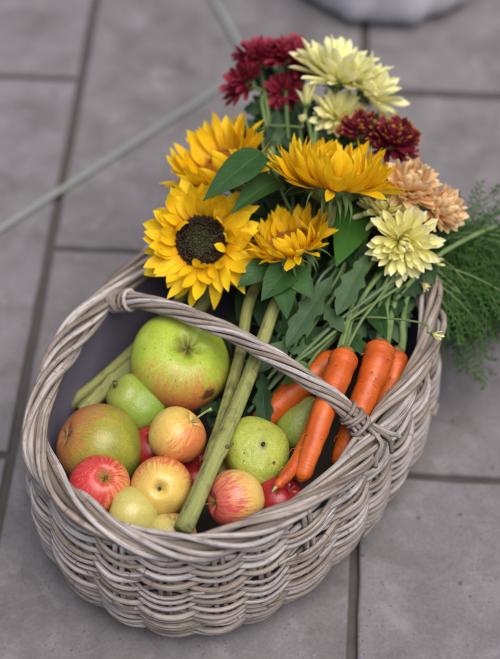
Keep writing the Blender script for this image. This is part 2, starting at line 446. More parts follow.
bk = thing('wicker_basket', 'large oval grey wicker basket with twisted handle, full of fruit, carrots and flowers', 'basket', (BC[0], BC[1], 0), BA)
NS = 26
def SJ(f): return .0045 * math.sin(2 * pi * 5 * f + .7) + .0028 * math.sin(2 * pi * 9 * f + 2)
for i in range(NS):
    f = (i + .5) / NS; f = f - SJ(f)
    ms = []
    for dx in (-.0042, .0042):
        pts = [wall(f + dx / PER, z, U(-.0008, .0008)) for z in np.linspace(.004, RIMZ - .004, 9)]
        ms.append(tube(pts, .0031, 6))
    V, F, uv = join(*ms); part('stake', mesh('stake', V, F, M['rod'], uv), bk)
NR = 29
for r_ in range(NR):
    z0 = .007 + (RIMZ - .026) * r_ / (NR - 1); ph = r_ % 2
    cuts = sorted([(k / 3 + U(-.07, .07) + r_ * .137) for k in range(3)]); cuts.append(cuts[0] + 1)
    for c in range(3):
        a, b2 = cuts[c] - .012, cuts[c + 1] + .012
        n = int((b2 - a) * NS * 7); pts = []; rad = U(.0022, .0037)
        j1, j2, jp = U(-.0016, .0016), U(.0, .0030), U(0, 6); am = U(.0044, .0070)
        for k in range(n + 1):
            f = a + (b2 - a) * k / n
            fj = f + SJ(f); wv = math.cos(pi * NS * fj - pi / 2 + ph * pi)
            wv = math.copysign(abs(wv) ** .9, wv)
            e = min(1, k / 5, (n - k) / 5)
            off = wv * am * (.75 + .25 * e) - (1 - e) * .003
            zz = z0 + j1 + j2 * math.sin(f * 23 + jp) + .0014 * math.sin(f * 71 + jp) - .0022 * wv
            pts.append(wall(f, max(rad, zz), off))
        V, F, uv = tube(pts, rad * np.array([1 + .10 * math.sin(k * .35 + jp) for k in range(n + 1)]), 7)
        part('weaver', mesh('weaver', V, F, M['rod'], uv), bk)
for q in range(16):
    f = U(0, 1); z = U(.04, RIMZ - .03); L = U(.010, .022) / PER; pts = [wall(f + L * k / 4, z + U(-.001, .001) + k * .0006, .0080 + .0005 * k) for k in range(5)]
    V, F, uv = tube(pts, np.linspace(.0020, .0011, 5), 5); part('cane_end', mesh('cane_end', V, F, M['rod'], uv), bk)
# plaited rim: each cane comes up inside, lies along the top and tucks away outside
RC = .0094
pts = [np.append(oval(th_of(k / 160), 1, prof(RIMZ) + .0)[0], RIMZ + rimdz(k / 160)) for k in range(160)]
V, F, uv = tube(pts, .0070, 8, closed=True); rim = part('rim', mesh('rim', V, F, M['core'], uv), bk)  # dark core tube, added to keep light from passing between the rim canes
NRIM = 42
for i in range(NRIM):
    f0 = i / NRIM + U(-.004, .004); span = U(5.6, 7.2) / NRIM; pts = []; n = 34; jr = U(-.0012, .0016); rad = U(.0028, .0038); ja = U(-.10, .10)
    kink = U(-.3, .3)
    for k in range(n + 1):
        u = k / n; f = f0 + span * u * 1.12
        an = math.radians(238) - math.radians(296) * (u + .06 * math.sin(2 * pi * u) * kink) + ja
        R = RC + jr + .0022 * math.sin(pi * u * 3 + i) + (.0016 if i % 2 else -.0012)
        q, nn = oval(th_of(f), 1, prof(RIMZ))
        dn = R * math.cos(an) * 1.14; dz = R * math.sin(an)
        if u > .9: dz -= (u - .9) * .10; dn -= (u - .9) * .05
        pts.append([q[0] + nn[0] * dn, q[1] + nn[1] * dn, RIMZ + rimdz(f) + dz])
    V, F, uv = tube(pts, rad, 7); part('rim_cane', mesh('rim_cane', V, F, M['rod'], uv), rim)
# floor of the basket
V, F, uv = tube([(0, 0, .004), (0, 0, .010)], .1, 4)
fl = [np.append(oval(2 * pi * k / 48, 1, -.020)[0], .012) for k in range(48)]
part('floor', mesh('floor', fl + [p - np.array([0, 0, .006]) for p in fl], [tuple(range(48)), tuple(range(95, 47, -1))] + [(k, 48 + k, 48 + (k + 1) % 48, (k + 1) % 48) for k in range(48)], M['core'], smooth=False), bk)
# slate coloured cloth lining
V = []; uv = []; F = []; N = 96; rows = [(.184, -.0105), (.170, -.0120), (.15, -.0140), (.13, -.018), (.100, -.024), (.070, -.027), (.040, -.030), (.016, -.034)]
for ri, (z, off) in enumerate(rows):
    for k in range(N):
        f = k / N; wr = .0016 * math.sin(f * 57 + ri * .5) + .0014 * math.sin(f * 23 + ri * .8) + .0008 * math.sin(f * 131 + ri)
        q, nn = oval(th_of(f), 1, prof(z) + off + min(0, wr)); V.append((q[0], q[1], z + rimdz(f) * (z / .2) + wr * (ri > 3))); uv.append((f, z))
for ri in range(len(rows) - 1):
    for k in range(N): F.append((ri * N + k, ri * N + (k + 1) % N, (ri + 1) * N + (k + 1) % N, (ri + 1) * N + k))
part('cloth_lining', mesh('cloth_lining', V, F, M['cloth'], uv), bk)
# twisted handle over the short axis
HY = HB + .002
def hpath(t):
    h = float(np.interp(t, [0, .06, .14, .25, .38, .5, .62, .75, .86, .94, 1], [.0, .024, .040, .050, .056, .058, .055, .047, .035, .019, 0]))
    return np.array([0.004 * math.sin(pi * t) - .016 * t, -HY + 2 * HY * t, RIMZ - .008 + h])
ctr = spline([hpath(t) for t in np.linspace(0, 1, 15)], 91)
tan = np.gradient(ctr, axis=0); tan /= np.linalg.norm(tan, axis=1)[:, None]
V, F, uv = tube(ctr, .0048, 8); handle = part('handle', mesh('handle', V, F, M['core'], uv), bk)
for s in range(7):
    pts = []; jr = U(-.0006, .0006)
    for k in range(91):
        sd = np.array([1.0, 0, 0]); sd = unit(sd - tan[k] * (sd @ tan[k])); b2 = np.cross(tan[k], sd)
        an = 2 * pi * s / 7 - k / 90 * 2 * pi * 1.75 + .12 * math.sin(k * .21 + s)
        R = .0068 + jr + .0004 * math.sin(k * .4 + 2 * s)
        pts.append(ctr[k] + R * (math.cos(an) * sd + math.sin(an) * b2))
    V, F, uv = tube(pts, U(.0024, .0029), 7); part('handle_cane', mesh('handle_cane', V, F, M['rod'], uv), handle)
for end, k0, sg in ((0, 3, -1), (1, 87, 1)):
    for w_ in range(5):   # binding turns where the handle meets the rim
        kk = k0 + (1 if end == 0 else -1) * w_ * 1.35
        c0 = ctr[0] + 0
        c0 = np.array([np.interp(kk, range(91), ctr[:, d]) for d in range(3)]); tt = unit([np.interp(kk, range(91), tan[:, d]) for d in range(3)])
        sd = unit(np.array([1.0, 0, 0]) - tt * tt[0]); b2 = np.cross(tt, sd); pts = []
        for j in range(25):
            an = 2 * pi * j / 24 + w_; R = .0112 + U(-.0005, .0005) + .0008 * (w_ % 2)
            pts.append(c0 + R * (math.cos(an) * sd + math.sin(an) * b2) + tt * (.0022 * math.sin(an + w_ * 2)))
        V, F, uv = tube(pts, .0024, 6); part('handle_binding', mesh('handle_binding', V, F, M['rod'], uv), handle)
    for q, (dx, dd, dz) in enumerate(((-.020, .015, -.014), (.010, .017, -.020), (.026, .0165, -.010))[:3 if end == 0 else 0]):  # tails over the rim
        y0 = sg * HY
        dx0 = -.016 * end
        pts = spline([(dx * .12 + 0, y0 - sg * .004, RIMZ + .020), (dx * .35, y0 + sg * .0145, RIMZ + .0135), (dx * .75, y0 + sg * dd, RIMZ + .000), (dx, y0 + sg * (dd + .002), RIMZ + dz)], 12)
        pts = pts + np.array([dx0, 0, 0])
        V, F, uv = tube(pts, .0027, 6); part('binding_tail', mesh('binding_tail', V, F, M['rod'], uv), handle)

# ------------------------------------------------------------------ fruit
def apple_mesh(name, R, mat, squash=.88, taper=.10, dt=.30, db=.16, lobes=.03, seed=0, nu=48, nv=40, skew=.04, dw=.19):
    rr = random.Random(seed); a1, a2, a3 = rr.uniform(0, 6), rr.uniform(0, 6), rr.uniform(0, 6)
    V = []; F = []
    for i in range(nv + 1):
        th = pi * i / nv; st, ct = math.sin(th), math.cos(th)
        for j in range(nu):
            ph = 2 * pi * j / nu
            rr_ = 1 + taper * ct * .8 + lobes * math.cos(5 * ph + a1) * ((1 - ct) / 2) ** 1.5 + skew * math.cos(ph + a2) + .5 * skew * math.cos(2 * ph + a3) * st
            z = squash * ct * (1 + skew * .6 * math.cos(ph + a3) * st)
            z -= dt * math.exp(-(st / dw) ** 2) * (1 + .25 * math.cos(5 * ph + a1)) * (ct > 0) - db * math.exp(-(st / .22) ** 2) * (ct < 0)
            r_ = st ** .92 * rr_
            V.append((R * r_ * math.cos(ph), R * r_ * math.sin(ph), R * z))
    for i in range(nv):
        for j in range(nu):
            k = (j + 1) % nu
            F.append((i * nu + j, (i + 1) * nu + j, (i + 1) * nu + k, i * nu + k))
    return mesh(name, V, F, mat)

def put_on_axis(o, axis, spin=0): o.matrix_local = zframe(axis, (0, 0, 0), spin)

def add_calyx(par, mtx, R, z, up=-1):
    ms = []
    for k in range(5):
        a = 2 * pi * k / 5; v, f, u = blade(R * .15, R * .045, [0, .4, 1], [.9, 1, .05], 4, 1, .2, 1.0, .8)
        m = Matrix.Rotation(a, 4, 'Z') @ Matrix.Translation((R * .03, 0, 0)); v = np.array([m @ Vector(p) for p in v]); ms.append((v, f, u))
    ms.append(tube([(0, 0, -R * .02), (0, 0, R * .05)], R * .05, 7))
    V, F, uv = join(*ms); V = V * np.array([1, 1, up]) + np.array([0, 0, z])
    part('calyx', mesh('calyx', V, F, M['calyx'], uv), par, mtx)

def apple(label, px, py, z, R, axis, mat, stem=True, stem_bend=(0, 0), stem_len=.5, spin=0, stem_mat='stem_brown', **kw):
    loc = at(px, py, z)
    t = thing('apple', label, 'apple', loc, 0, 'apples in the basket')
    m = zframe(axis, (0, 0, 0), spin)
    part('flesh', apple_mesh('apple_flesh', R, mat, **kw), t, m)
    sq, dt, db = kw.get('squash', .88), kw.get('dt', .30), kw.get('db', .16)
    if stem:
        z0 = R * (sq - dt) - .001
        b = stem_bend
        pts = spline([(0, 0, z0), (b[0] * .15, b[1] * .15, z0 + R * stem_len * .4), (b[0] * .5, b[1] * .5, z0 + R * stem_len * .75), (b[0], b[1], z0 + R * stem_len)], 8)
        V, F, uv = tube(pts, np.linspace(.0011, .0014, 8) * np.array([1, 1, 1, 1, 1, 1, 1.15, 1.5]), 6); part('stem', mesh('stem', V, F, M[stem_mat], uv), t, m)
    add_calyx(t, m, R, -R * (sq - db) + .0005, -1)
    return t

m_big = mat_skin('green_cooker_skin', (.24, .34, .028), (.36, .44, .055), (.40, .105, .035), (.05, -1, -.30), .40, .42, (.42, .16, .045), .6, (.13, .11, .03), ((.12, .10, .02), 12), [((.50, -.72, .42), .16, (.060, .024, .010))], .40, 1.3, .3)
apple('very large green cooking apple with a reddish underside and brown bruise', 182, 364, .176, .0570, ax(.20, .46, .72), m_big, True, (.001, .001), .12, seed=3, squash=.80, dt=.26, lobes=.06, skew=.055, dw=.24)
m_rus = mat_skin('russet_green_skin', (.20, .20, .025), (.29, .29, .04), (.36, .155, .055), (-.6, .45, .4), -.28, .6, (.36, .10, .035), .6, (.2, .13, .06), ((.30, .24, .08), 14), [], .34, 4.1, .2)
apple('large olive green apple with a brown russet flush against the left rim', 99, 449, .154, .0480, ax(-.75, .35, .45), m_rus, False, seed=8, squash=.96, taper=.05, dt=.12, skew=.05)
m_red = mat_skin('red_striped_skin', (.56, .28, .08), (.62, .37, .12), (.45, .06, .045), (-.45, .0, .25), -.35, .95, (.42, .022, .030), .92, (.26, .20, .05), ((.62, .40, .16), 15), [], .30, 2.2, .5)
apple('red striped apple resting on the front left rim', 100, 486, .182, .0322, ax(.30, .45, .80), m_red, True, (.001, 0), .18, seed=11, dt=.32, squash=.92)
m_yr = mat_skin('yellow_flushed_skin', (.54, .36, .075), (.60, .43, .115), (.52, .10, .045), (-.35, .25, 1), -.30, .75, (.50, .07, .04), .85, None, ((.42, .12, .04), 13), [], .30, 3.7, .4, eye=(.12, .13, .04))
apple('yellow apple with a red flush and its eye facing up, left of the thick stalk', 162, 487, .182, .0318, ax(.05, -.02, -1), m_yr, False, seed=14, squash=.90, db=.24, spin=2.0)
m_ye = mat_skin('speckled_yellow_skin', (.54, .36, .075), (.60, .44, .115), (.52, .19, .05), (.8, -.3, .1), .05, .7, (.52, .11, .05), .75, (.4, .32, .1), ((.42, .10, .035), 12), [], .31, 6.1, .4)
apple('plain yellow speckled apple with a short pale stem below the green cooker', 177, 437, .190, .0318, ax(.62, .62, .25), m_ye, True, (.004, -.003), .95, stem_mat='stem_pale', seed=21, squash=.93, dt=.26)
m_pa = mat_skin('pale_cream_skin', (.40, .35, .095), (.47, .41, .125), (.40, .22, .06), (.6, .5, .3), .2, .6, (.45, .20, .08), .4, None, ((.3, .16, .05), 11), [], .32, 7.7, .3)
apple('pale cream apple half hidden under the red striped one at the front rim', 132, 514, .174, .0285, ax(-.8, .25, .2), m_pa, False, seed=25, squash=.98)
m_st = mat_skin('pink_striped_skin', (.56, .36, .095), (.60, .42, .13), (.50, .14, .08), (-.1, .0, .5), .1, .8, (.46, .055, .065), .95, (.32, .24, .08), None, [((.50, .66, .42), .07, (.32, .05, .05))], .30, 9.2, .2)
apple('yellow apple striped pink with a thin stem, right of the thick stalk', 236, 500, .178, .0312, ax(-.86, -.08, .42), m_st, True, (.006, .008), 1.0, seed=31, squash=.95, dt=.28)
m_hr = mat_skin('deep_red_skin', (.42, .05, .035), (.5, .09, .05), (.30, .02, .022), (0, 0, 1), -.2, .6, (.3, .012, .02), .7, None, None, [], .3, 5.5, .3)
apple('small red apple glimpsed behind the speckled yellow one', 151, 447, .150, .024, ax(.1, .5, .6), m_hr, False, seed=37)
apple('dark red apple mostly hidden under the thin carrot tip', 279, 499, .150, .028, ax(.5, .5, .6), m_hr, False, seed=41)
apple('cream apple nearly hidden at the cut end of the thick stalk', 171, 536, .158, .027, ax(.2, .8, .2), m_pa, False, seed=43)

apple('dark apple deep in the gap between the eye up apple and the stalk', 199, 478, .125, .031, ax(.2, .6, .6), m_hr, False, seed=51)
apple('olive apple deep under the left rim below the small green pear', 128, 440, .105, .033, ax(.2, .6, .6), m_rus, False, seed=52)
apple('shadowed yellow apple under the knobbly pear beside the stalk', 224, 470, .122, .030, ax(.2, .6, .6), m_pa, False, seed=53)
def pear_mesh(name, R, L, mat, seed=0, neck=.42, nu=40, nv=34, lump=.05):
    rr = random.Random(seed); a = [rr.uniform(0, 6) for _ in range(6)]; V = []; F = []
    zs = [0, .03, .10, .22, .36, .50, .62, .74, .85, .94, .985, 1.0]
    rs = [.05, .42, .74, .96, 1.0, .95, .86, .74, neck + .07, neck - .06, neck * .6, .02]
    for i in range(nv + 1):
        u = i / nv; u2 = .5 - .5 * math.cos(pi * u); r_ = R * max(.0, float(np.interp(u2, zs, rs))); 
        for j in range(nu):
            ph = 2 * pi * j / nu
            k = 1 + lump * (math.cos(2 * ph + a[0] + 3 * u) * .5 + math.cos(3 * ph + a[1] - 4 * u) * .35 + math.cos(5 * ph + a[2] + 7 * u) * .22) 
            V.append((r_ * k * math.cos(ph), r_ * k * math.sin(ph), L * (u2 - .38)))
    for i in range(nv):
        for j in range(nu):
            k = (j + 1) % nu; F.append((i * nu + j, i * nu + k, (i + 1) * nu + k, (i + 1) * nu + j))
    me = mesh(name, V, F, mat)
    return me

def pear(label, px, py, z, R, L, axis, mat, seed=0, neck=.42, stem=True, lump=.05):
    t = thing('pear', label, 'pear', at(px, py, z), 0, 'pears in the basket'); m = zframe(axis)
    o = part('flesh', pear_mesh('pear_flesh', R, L, mat, seed, neck, lump=lump), t, m)
    sm = o.modifiers.new('smooth', 'SMOOTH'); sm.factor = .5; sm.iterations = 3
    if stem:
        V, F, uv = tube(spline([(0, 0, L * .57), (.001, 0, L * .62 + .002), (.004, .001, L * .64 + .004)], 6), [.003, .0026, .0024, .0024, .0028, .0034], 7)
        part('stem', mesh('stem', V, F, M['stem_brown'], uv), t, m)
    add_calyx(t, m, R, -L * .375, -1)
    return t
m_p1 = mat_skin('green_pear_skin', (.16, .25, .030), (.22, .31, .045), (.25, .29, .05), (0, 0, 1), .3, .7, None, 0, None, ((.08, .10, .02), 10), [], .36, 2.9, .25, .4)
pear('small green pear with a stubby brown neck beside the green cooker', 140, 405, .157, .0335, .064, ax(-.62, .52, .55), m_p1, 4, .60)
m_p3 = mat_skin('olive_pear_skin', (.17, .22, .035), (.24, .29, .05), (.26, .27, .06), (0, 0, 1), .2, .7, None, 0, None, ((.07, .07, .02), 9), [], .38, 1.9, .3, .5)
m_p2 = mat_skin('knobbly_pear_skin', (.25, .29, .040), (.36, .39, .065), (.22, .28, .045), (.7, .3, .2), .3, .7, None, 0, None, ((.085, .06, .018), 15), [((.36, .44, -.85), .055, (.06, .045, .014)), ((-.52, .22, -.84), .03, (.12, .10, .03)), ((.10, -.58, -.83), .03, (.12, .10, .03)), ((-.22, .62, -.78), .035, (.11, .085, .025)), ((.62, -.05, -.80), .025, (.12, .10, .03))], .40, 8.1, .35, .9)
pear('knobbly round yellow green pear seen from its eye end beside the stalk', 256, 452, .174, .0375, .074, ax(-.25, -.35, -.9), m_p2, 9, .5, False, .09)
pear('green pear tucked under the carrots behind the knobbly one', 297, 428, .152, .026, .064, ax(.45, .75, .2), m_p3, 12, .5, False)

# ------------------------------------------------------------------ carrots
def frond(base, d, up, L, seed, dens=1.0):
    """one feathery carrot leaf: rachis, pinnae and small divided leaflets"""
    rr = random.Random(seed); d = unit(d); sd = unit(np.cross(d, up)); nn = np.cross(sd, d)
    ms = []; n = 12; pts = []; p = np.array(base, float); dr = d.copy()
    bend = rr.uniform(.1, .7); sway = rr.uniform(-.9, .9)
    for i in range(n):
        pts.append(p.copy()); dr = unit(dr - np.array([0, 0, 1]) * bend / n * 1.6 + sd * sway / n); p = p + dr * L / n
    pts = np.array(pts); pts[:, 2] = np.maximum(pts[:, 2], .006)
    rach = tube(pts, np.linspace(.0016, .0005, n), 5)
    Vl = []; Fl = []; Ul = []
    for i in range(2, n):
        for s in (-1, 1):
            pl = L * .42 * (1 - (i - 2) / (n - 1)) ** .9 * rr.uniform(.4, 1.3) + .007
            if rr.random() < .15: continue
            pd = unit(dr * .75 + sd * s * rr.uniform(.6, 1) + nn * rr.uniform(-.3, .45)); pb = pts[i]
            m = max(3, int(pl / .0066)); dv = pd.copy(); q = pb.copy()
            for k in range(m):
                dv = unit(dv + dr * .06 - np.array([0, 0, .04])); q = q + dv * pl / m
                for s2 in (-1, 1) if k < m - 1 else (-1, 1, 0):
                    ld = unit(dv * .8 + np.cross(nn, dv) * s2 * rr.uniform(.6, 1.0) + nn * rr.uniform(-.7, .7)); ll = rr.uniform(.006, .014) * (1 - .55 * k / m)
                    wv = unit(np.cross(ld, nn + rr.uniform(-.4, .4) * sd)) * rr.uniform(.0007, .0013)
                    o = len(Vl); Vl += [q, q + ld * ll * .5 + wv, q + ld * ll, q + ld * ll * .5 - wv]; Fl.append((o, o + 1, o + 2, o + 3)); Ul += [(0, .5), (.5, .9), (1, .5), (.5, .1)]
                wv = unit(np.cross(dv, nn)) * .0005; o = len(Vl); Vl += [q - dv * pl / m - wv, q - wv, q + wv, q - dv * pl / m + wv]; Fl.append((o, o + 1, o + 2, o + 3)); Ul += [(0, .4), (1, .4), (1, .6), (0, .6)]
    Vl = np.array(Vl); Vl[:, 2] = np.maximum(Vl[:, 2], .004)
    return rach, (Vl, Fl, np.array(Ul))

def carrot(label, pts, r0, r1, tip=None, tops=(), stalks=3, seed=0, rnd_pow=.5):
    """pts: centre line from crown to tip in world space"""
    rr = random.Random(seed); loc = np.array(pts[0], float); loc0 = np.array([loc[0], loc[1], loc[2]])
    t = thing('carrot', label, 'carrot', loc0, 0, 'carrots in the basket')
    n = 44; c = spline(pts, n) - loc0; u = np.linspace(0, 1, n)
    r = r0 + (r1 - r0) * u ** 1.1
    r = r * np.minimum(1, np.sqrt(np.clip(1 - (1 - u / .10).clip(0, 1) ** 2, .04, 1)))
    r = r * np.clip(((1 - u) / .045), .08, 1) ** .5
    r = r * (1 + .030 * np.sin(u * 21 + seed) + .020 * np.sin(u * 47 + 2 * seed) + .010 * np.sin(u * 97 + seed)); r[0] *= .6
    V, F, uv = tube(c, r, 20); part('root', mesh('root', V, F, M['carrot'], uv), t)
    if tip is not None:
        V, F, uv = tube(spline([c[-1], c[-1] + np.array(tip) * .5, c[-1] + np.array(tip)], 5), np.linspace(.0025, .0008, 5), 6)
        part('root_tip', mesh('root_tip', V, F, M['stem_pale'], uv), t)
    d0 = unit(c[0] - c[3])
    V, F, uv = tube([c[0] - d0 * .002, c[0] + d0 * .003, c[0] + d0 * .006], np.array([r0 * .62, r0 * .5, r0 * .3]), 12, wob=.2); part('crown', mesh('crown', V, F, M['stem_brown'], uv), t)
    for q in range(7):   # root hairs
        k = rr.randrange(6, n - 3); a = rr.uniform(0, 6.3); dv = unit([math.cos(a), math.sin(a) * .5, .6 + .5 * math.sin(a)]); dv = unit(dv - unit(c[k + 1] - c[k]) * (dv @ unit(c[k + 1] - c[k])))
        V, F, uv = tube(spline([c[k] + dv * r[k] * .95, c[k] + dv * (r[k] + .003) - d0 * .002, c[k] + dv * (r[k] + .004) - d0 * rr.uniform(.004, .010)], 5), np.linspace(.0005, .0002, 5), 4); part('root_hair', mesh('root_hair', V, F, M['carrot'], uv), t)
    for k, path in enumerate(tops):
        a = rr.uniform(-.006, .006); b = rr.uniform(-.004, .004)
        pp = [np.array([a, b, 0]) + d0 * -.004, d0 * .018 + np.array([a * 1.2, b, .002])] + [np.array(q) - loc0 for q in path]
        V, F, uv = tube(spline(pp, 22), np.linspace(.0048, .0018, 22) * rr.uniform(.8, 1.1), 7, flat=.7); part('leaf_stalk', mesh('leaf_stalk', V, F, M['green'], uv), t)
    return t

Z = .2
def path(*p): return [at(*q) for q in p]
c1 = carrot('long fat carrot lying straight under the middle of the handle end', path((346, 352, .222), (338, 375, .222), (324, 410, .216), (313, 445, .204), (300, 482, .184)), .0168, .0088, tops=(path((352, 318, .225), (380, 275, .235), (430, 240, .21)), path((348, 322, .23), (366, 270, .235), (425, 225, .25))), seed=1)
c2 = carrot('thick carrot with a scarred side between the fat one and the right rim', path((381, 344, .214), (376, 366, .212), (364, 398, .200), (350, 432, .178), (338, 470, .152)), .0178, .010, tops=(path((386, 308, .22), (397, 280, .225), (440, 262, .20)), path((393, 310, .215), (405, 285, .22), (455, 285, .16)), path((379, 312, .222), (392, 285, .23), (470, 250, .18))), seed=2)
c3 = carrot('carrot squeezed against the right rim, mostly hidden', path((397, 352, .186), (392, 380, .180), (378, 412, .172), (362, 440, .16)), .0145, .009, tops=(path((403, 320, .2), (412, 292, .215), (448, 300, .13)),), seed=3)
c4 = carrot('carrot lying crosswise behind the fat one, its end under dark leaves', path((338, 357, .190), (315, 374, .190), (293, 392, .184), (270, 412, .172), (258, 424, .165)), .0165, .0120, tops=(), seed=4)
c5 = carrot('thin tapering carrot with a pale tip beside the fat one', path((326, 402, .186), (316, 425, .186), (301, 455, .190), (286, 476, .192), (276, 487, .194)), .0125, .0042, tip=(-.004, -.005, -.001), tops=(), seed=5)

fr = thing('carrot_greens', 'feathery dark green carrot tops spilling over the right end of the basket', 'carrot tops', at(450, 330, 0))
L0 = np.array(fr.location); RA = []; LE = []
rr = random.Random(77)
for k in range(66):
    u = rr.random(); b0 = at(400 + 40 * rr.random(), 238 + 44 * u, .215 - .05 * rr.random())
    d = ax(1, .30 - .70 * u + rr.uniform(-.4, .4), .2 + rr.uniform(-.35, .6)) - np.array([0, 0, .10 + .22 * u])
    ra, le = frond(b0 - L0, d, np.array([0, 0, 1]), rr.uniform(.07, .16), k, .75)
    RA.append(ra); LE.append(le)
for k in range(14):   # lower fronds that hang to the paving
    u = rr.random(); b0 = at(445 + 50 * rr.random(), 262 + 30 * u, .12 - .06 * rr.random())
    ra, le = frond(b0 - L0, ax(.8, rr.uniform(-.3, .3), 0) - np.array([0, 0, .3]), np.array([0, 0, 1]), rr.uniform(.05, .09), 200 + k, .7)
    RA.append(ra); LE.append(le)
V, F, uv = join(*RA); o = part('stalk', mesh('frond_stalks', V, F, M['green'], uv), fr, stuff=True)
V, F, uv = join(*LE); o = part('leaflets', mesh('frond_leaflets', V, F, M['frond'], uv, smooth=False), fr, stuff=True)

# ------------------------------------------------------------------ sunflowers
PT = [0, .12, .3, .55, .78, .92, 1.0]; PWS = [.42, .62, .92, 1.0, .74, .34, .03]
def petal_set(mat, L, W, count=7, curls=(-.7, .8), seed=0, ts=PT, ws=PWS, fold=.22, m=3, nu=9, ridge=.05, side=.25, a0=(0, .2), wave=.12, cup=0.0):
    rr = random.Random(seed); out = []
    for k in range(count):
        V, F, uv = blade(L * rr.uniform(.82, 1.12), W * rr.uniform(.85, 1.15), ts, ws, nu, m, fold * rr.uniform(.4, 1.3), rr.uniform(*a0), rr.uniform(*curls), wave * rr.uniform(-1.6, 1.6), rr.uniform(-side, side), ridge, seed + k, cup)
        out.append(mesh('petal', V, F, mat, uv))
    return out
SP1 = petal_set(M['sun'], .043, .0074, 18, (-.7, 1.0), 1, side=.45, wave=.25, fold=.3, ridge=.07)
SPF = petal_set(M['sun'], .036, .0095, 6, (-.2, .7), 21, wave=.3)
SP2 = petal_set(M['sun2'], .043, .0060, 18, (-.5, 1.2), 31, side=.4, wave=.25, fold=.3, ridge=.07)
BR = petal_set(M['bract'], .034, .0036, 9, (-2.4, 1.6), 51, [0, .15, .4, .7, 1], [.8, 1, .5, .2, .03], .3, 2, 10, 0, side=.5)

def disc_mesh(R, dome, mats, seed=0, n=420):
    rr = random.Random(seed); V = []; F = []; MI = []
    for k in range(n):
        q = math.sqrt((k + .5) / n); a = k * 2.39996; r_ = R * q; z = dome * (1 - q * q) + .0016 * math.sin(pi * q) 
        h = (.0046 if q > .72 else .0030 if q > .45 else .0016) * rr.uniform(.35, 1.6); w_ = R * .055 * rr.uniform(.7, 1.25); a += rr.uniform(-.05, .05); r_ += R * rr.uniform(-.025, .025)
        tl = (q - .35) * .8 + rr.uniform(-.4, .4)
        gi = 0 if q > .5 + rr.uniform(-.12, .12) else 1
        o = len(V); cx, cy = r_ * math.cos(a), r_ * math.sin(a)
        for s in range(5):
            b = 2 * pi * s / 5; V.append((cx + w_ * math.cos(b), cy + w_ * math.sin(b), z - .001))
        for s in range(5):
            b = 2 * pi * s / 5; V.append((cx + w_ * .6 * math.cos(b) - tl * h * math.cos(a), cy + w_ * .6 * math.sin(b) - tl * h * math.sin(a), z + h))
        for s in range(5): F.append((o + s, o + (s + 1) % 5, o + 5 + (s + 1) % 5, o + 5 + s)); MI.append(gi)
        F.append(tuple(o + 5 + s for s in range(5))); MI.append(gi)
    me = mesh('disc_florets', V, F, None, smooth=False)
    for m in mats: me.materials.append(m)
    me.polygons.foreach_set('material_index', MI)
    return me

def revolve(prof_, n=24):
    V = []; F = []; uv = []
    for i, (r_, z) in enumerate(prof_):
        for j in range(n): a = 2 * pi * j / n; V.append((r_ * math.cos(a), r_ * math.sin(a), z)); uv.append((i / len(prof_), j / n))
    for i in range(len(prof_) - 1):
        for j in range(n): k = (j + 1) % n; F.append((i * n + j, i * n + k, (i + 1) * n + k, (i + 1) * n + j))
    return np.array(V), F, np.array(uv)

